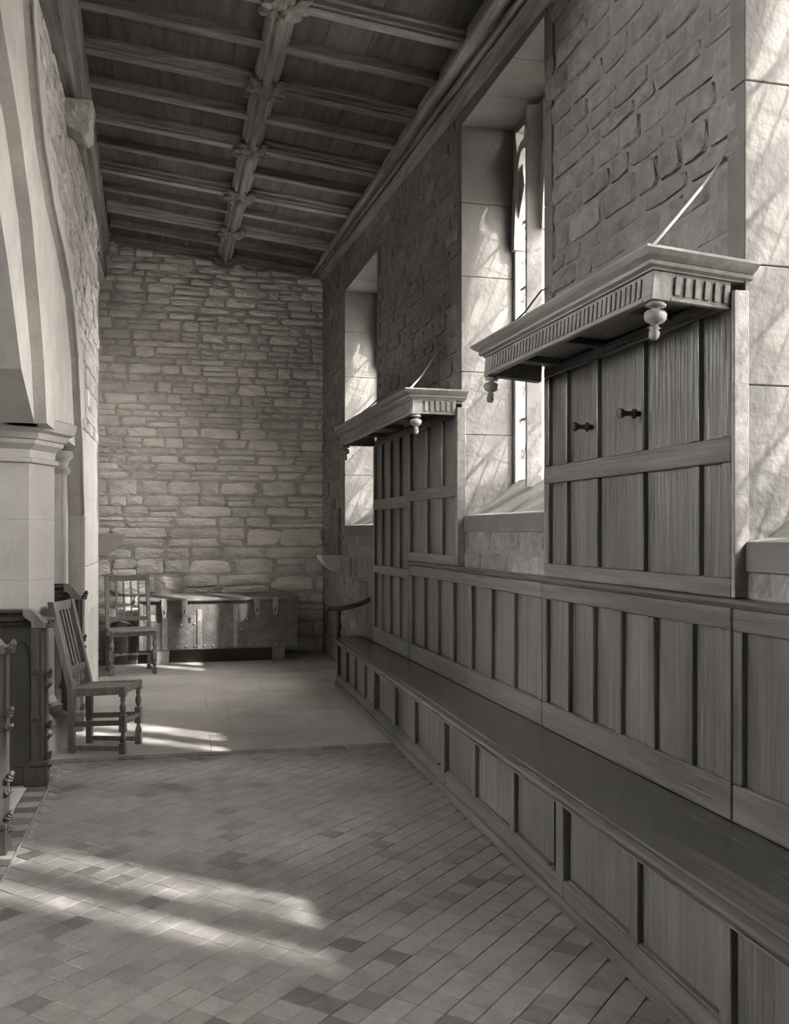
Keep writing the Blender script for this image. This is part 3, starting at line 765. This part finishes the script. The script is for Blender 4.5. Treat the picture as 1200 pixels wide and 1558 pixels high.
# ---- slat-back chairs
def turned_leg(bm, x, y, top):
    s = .021
    def blk(z0, z1): bm_box(bm, (x - s, y - s, z0), (x + s, y + s, z1), .003)
    mt = Matrix.Translation((x, y, 0))
    blk(.0, .07); bm_lathe(bm, [(.013, .069), (.021, .085), (.022, .10), (.012, .125), (.013, .141)], 12, mt)
    blk(.14, .25); bm_lathe(bm, [(.012, .249), (.014, .262), (.022, .285), (.021, .31), (.012, .33), (.018, .345), (.014, .366)], 12, mt); blk(.365, top)
def chair(label, loc, rotz, wd, dp, tilt=(0, 0), seat=True):
    """local +x forwards, y across, origin on the floor under the middle"""
    t = thing('slat_back_chair', label, 'chair', loc, rotz, 'old slat-back chairs', tilt)
    hy = wd / 2; xf = dp / 2; xb = -dp / 2
    for s in (-1, 1):
        bm = bmesh.new(); turned_leg(bm, xf, s * hy, .43); link('front_leg', mesh_of(bm, 'front_leg'), 'chair', t)
        pts = [(xb - .02, 0), (xb + .02, 0), (xb + .02, .40), (xb - .115, .965), (xb - .155, .965), (xb - .02, .40)]
        prism('back_post', pts, 1, s * hy - .019, s * hy + .019, 'chair', t, .003)
        beam('side_rail', (xb, s * hy, .385), (xf, s * hy, .405), .026, .05, 'chair', t, bev=.003)
        beam('side_stretcher', (xb, s * hy, .185), (xf, s * hy, .20), .022, .034, 'chair', t, bev=.003)
        beam('floor_stretcher', (xb, s * hy, .035), (xf - .02, s * hy, .035), .022, .03, 'chair', t, bev=.003)
    def back(z): return xb - .001 - (z - .40) / .565 * .136
    def bar(n, z0, z1, th=.022):
        beam(n, (back((z0 + z1) / 2), -hy + .019, (z0 + z1) / 2), (back((z0 + z1) / 2), hy - .019, (z0 + z1) / 2), th, z1 - z0, 'chair', t, bev=.003)
    bar('top_rail', .905, .962); bar('lower_back_rail', .50, .545); beam('back_seat_rail', (xb, -hy, .39), (xb, hy, .39), .026, .045, 'chair', t)
    n = 4 if True else 5
    for k in range(n):
        y = -hy + .019 + (wd - .038) * (k + 1) / (n + 1)
        beam('slat', (back(.54), y, .54), (back(.91), y, .91), .020, .010, 'chair', t, up=(1, 0, 0), bev=.002)
    if seat:
        box('seat', (xb + .02, -hy - .012, .418), (xf + .03, hy + .012, .442), 'chair', t, .006)
    else:
        box('seat', (xb + .02, -hy + .01, .395), (xf - .02, hy - .01, .412), 'chair', t, .003)
    beam('front_rail', (xf, -hy, .405), (xf, hy, .405), .026, .045, 'chair', t, bev=.003)
    mt = Matrix.Translation((xf, -hy, .20)) @ Matrix.Rotation(-PI / 2, 4, 'X')
    L_ = wd; pr = [(.010, .0)]
    for k in range(5):
        c = L_ * (k + .5) / 5; pr += [(.010, c - .024), (.019, c - .006), (.019, c + .006), (.010, c + .024)]
    pr += [(.010, L_)]
    lathe('front_stretcher', pr, 'chair', t, seg=10, mtx=mt)
    return t
chair('old slat-back wooden chair standing side-on beside the carved bench ends', (-.465, 6.49, 0), math.radians(-17), .29, .335, seat=False)
chair('old slat-back wooden chair facing the room in front of the chest', (-.47, 9.93, .0), math.radians(-90 + 10), .41, .37, tilt=(0, 0))

# ---- iron-bound chest
CY = 10.43
chest = thing('iron_bound_chest', 'long old oak chest with iron straps and hasps against the rubble wall', 'chest', (.43, 10.68, 0), math.radians(.8))
def cl(x, y, z): return (x - .43, y - 10.68, z)
box('body', cl(-.41, CY, .15), cl(1.27, 10.93, .665), 'chest', chest, .006)
prism('lid', [(CY - .03 - 10.68, .667), (CY - .032 - 10.68, .69), (CY - .015 - 10.68, .705), (10.7 - 10.68, .73), (10.93 - 10.68, .72), (10.93 - 10.68, .667)], 0, -.425 - .43, 1.285 - .43, 'chest', chest, .006)
for x in (-.235, 1.0): box('foot', cl(x, CY + .01, 0), cl(x + .13, CY + .4, .149), 'flag' if x < 0 else 'chest', chest, .004)
box('gap_shade_board', cl(-.1, CY + .12, 0), cl(1.0, CY + .15, .149), 'iron_dark', chest)  # dark sheet standing for the shade in the gap under the body
for x, z0_, z1_, w in ((-.15, .155, .50, .055), (.213, .155, .58, .05), (.592, .165, .625, .045), (-.395, .155, .66, .04)):
    box('iron_strap', cl(x - w / 2, CY - .009, z0_), cl(x + w / 2, CY - .0005, z1_), 'iron', chest, .003)
for x, l in ((-.155, .195), (.055, .185), (.822, .185), (1.02, .18)):
    w = .03
    pts = [(x - .43 - w, .70), (x - .43 + w, .70), (x - .43 + w * .95, .60), (x - .43 + w * .6, .70 - l), (x - .43, .69 - l), (x - .43 - w * .6, .70 - l), (x - .43 - w * .95, .60)]
    h_ = prism('hasp', pts, 1, CY - .048 - 10.68, CY - .034 - 10.68, 'iron', chest, .003)
    box('hasp_slot', cl(x - .007, CY - .053, .70 - l + .03), cl(x + .007, CY - .0485, .70 - l + .07), 'iron_dark', h_)
box('lock_plate', cl(-.36, CY - .008, .46), cl(-.25, CY - .0005, .53), 'iron', chest, .003)
box('keyhole', cl(.10, CY - .008, .44), cl(.125, CY - .0005, .50), 'iron_dark', chest, .003)
bm = bmesh.new(); studs = []
for k in range(14): studs.append((-.02 + k * .095, .19))
for x in (-.15, .215, .60):
    for k in range(5): studs.append((x, .22 + k * .085))
studs += [(.02, .42), (.16, .43), (.72, .47), (.66, .36)]
for x, z in studs:
    bmesh.ops.create_icosphere(bm, subdivisions=1, radius=.0115, matrix=Matrix.Translation(cl(x, CY - .008, z)) @ Matrix.Diagonal((1, .6, 1, 1)))
st = link('nail_studs', mesh_of(bm, 'nail_studs'), 'iron', chest); st['kind'] = 'stuff'

# ---- small dark round-topped trunk left of the chest
trk = thing('round_topped_trunk', 'small dark round-topped trunk half hidden behind the chair by the chest', 'trunk', (-.62, 10.72, 0))
pr = [(-.185, 0), (.185, 0), (.185, .30)] + [(.185 * math.cos(a), .30 + .16 * math.sin(a)) for a in [PI * k / 10 for k in range(1, 10)]] + [(-.185, .30)]
prism('trunk_body', pr, 1, -.22, .22, 'pew', trk, .004)
for yy in (-.20, 0, .19):
    prism('trunk_band', [(x * 1.03, z * 1.012 if z > .05 else z) for x, z in pr], 1, yy - .018, yy + .018, 'iron', trk)

# ---- carved pews
bm = bmesh.new()
for k in range(3):
    bmesh.ops.create_icosphere(bm, subdivisions=2, radius=1, matrix=Matrix.Translation((.012 + .012 * k, 0, .012 * k - .01)) @ Matrix.Rotation(.7 + .5 * k, 4, 'Y') @ Matrix.Diagonal((.024 - .003 * k, .028, .013, 1)))
crocket = mesh_of(bm, 'crocket'); crocket.materials.append(M['pew'])
for p in crocket.polygons: p.use_smooth = True
def pew(label, loc, length, full=True):
    t = thing('carved_pew', label, 'pew', loc, 0, 'carved pews in the nave arch')
    # local x=0 is the outer edge of the end post, -x into the nave
    box('plinth', (-.125, -.06, 0), (0, .06, .11), 'pew', t, .004)
    prism('end_post', [(-.085, -.05), (-.06, -.062), (-.045, -.05), (-.03, -.05), (-.02, -.035), (-.005, -.03), (-.005, .05), (-.085, .05)], 2, .11, .88, 'pew', t)
    box('moulding', (-.10, -.066, .11), (.004, .058, .14), 'pew', t, .006)
    for z in (.36, .62): box('moulding', (-.088, -.068, z), (-.04, -.05, z + .03), 'pew', t, .004)
    sh = [(-.005, .88), (-.005, .90), (-.03, .915), (-.05, .945), (-.075, .975), (-.10, .985), (-.13, .985), (-.13, .95), (-.085, .92), (-.085, .88)]
    prism('shoulder', sh, 1, -.055, .055, 'chair', t, .004)  # lighter oak paints in the lit curve of the shoulder
    for z, s in ((.90, 1.25), (.615, 1.0), (.33, 1.0), (.16, .9)):
        link('crocket', crocket, None, t, loc=(-.008, -.03, z), scl=(s * .85, s * .85, s * .8), rot=(0, -.3, 0))
        if z < .8: link('crocket', crocket, None, t, loc=(-.008, -.03, z - .055), scl=(s * .65,) * 3, rot=(0, .3, 0))
    x1 = -.086
    box('panel', (-length, .0, .03), (x1, .022, .93), 'pew', t)
    box('bottom_rail', (-length, -.02, .0), (x1 - .045, .03, .10), 'pew', t, .004)
    for z0_, z1_, y in ((.965, .985, -.05), (.945, .964, -.035), (.92, .944, -.045), (.895, .919, -.028)):
        box('coping', (-length, y, z0_), (-.131, -y * .8, z1_), 'pew', t, .006)
    # blind tracery on the panel
    k = 0; x = x1 - .02
    while x - .16 > -length:
        og = ogee(.15, .13, 8); bm = bmesh.new()
        pl = [(x - .15, .15), (x - .15, .68)] + [(x - .15 + a, .68 + b) for a, b in og[1:]]
        pr_ = [(x, .15), (x, .68)] + [(x - a, .68 + b) for a, b in og[1:]]
        for pts in (pl, pr_):
            for (xa, za), (xb_, zb_) in zip(pts, pts[1:]): bm_beam(bm, (xa, -.006, za), (xb_, -.006, zb_), .016, .014, up=(0, 1, 0))
        link('blind_tracery', mesh_of(bm, 'blind_tracery'), 'pew', t); x -= .17
    return t
pew('carved dark oak pew with moulded coping, its plinth block meeting the striped tiles', (-.715, 5.66, 0), 1.6)
pew('carved dark oak pew end standing beyond the striped tiles, away from the chairs', (-.735, 4.50, 0), 1.4)
p3 = pew('carved dark oak pew end set close between octagonal pier and slim shaft', (-.665, 7.13, 0), .21)

p3.scale = (1, 1, 1.06)
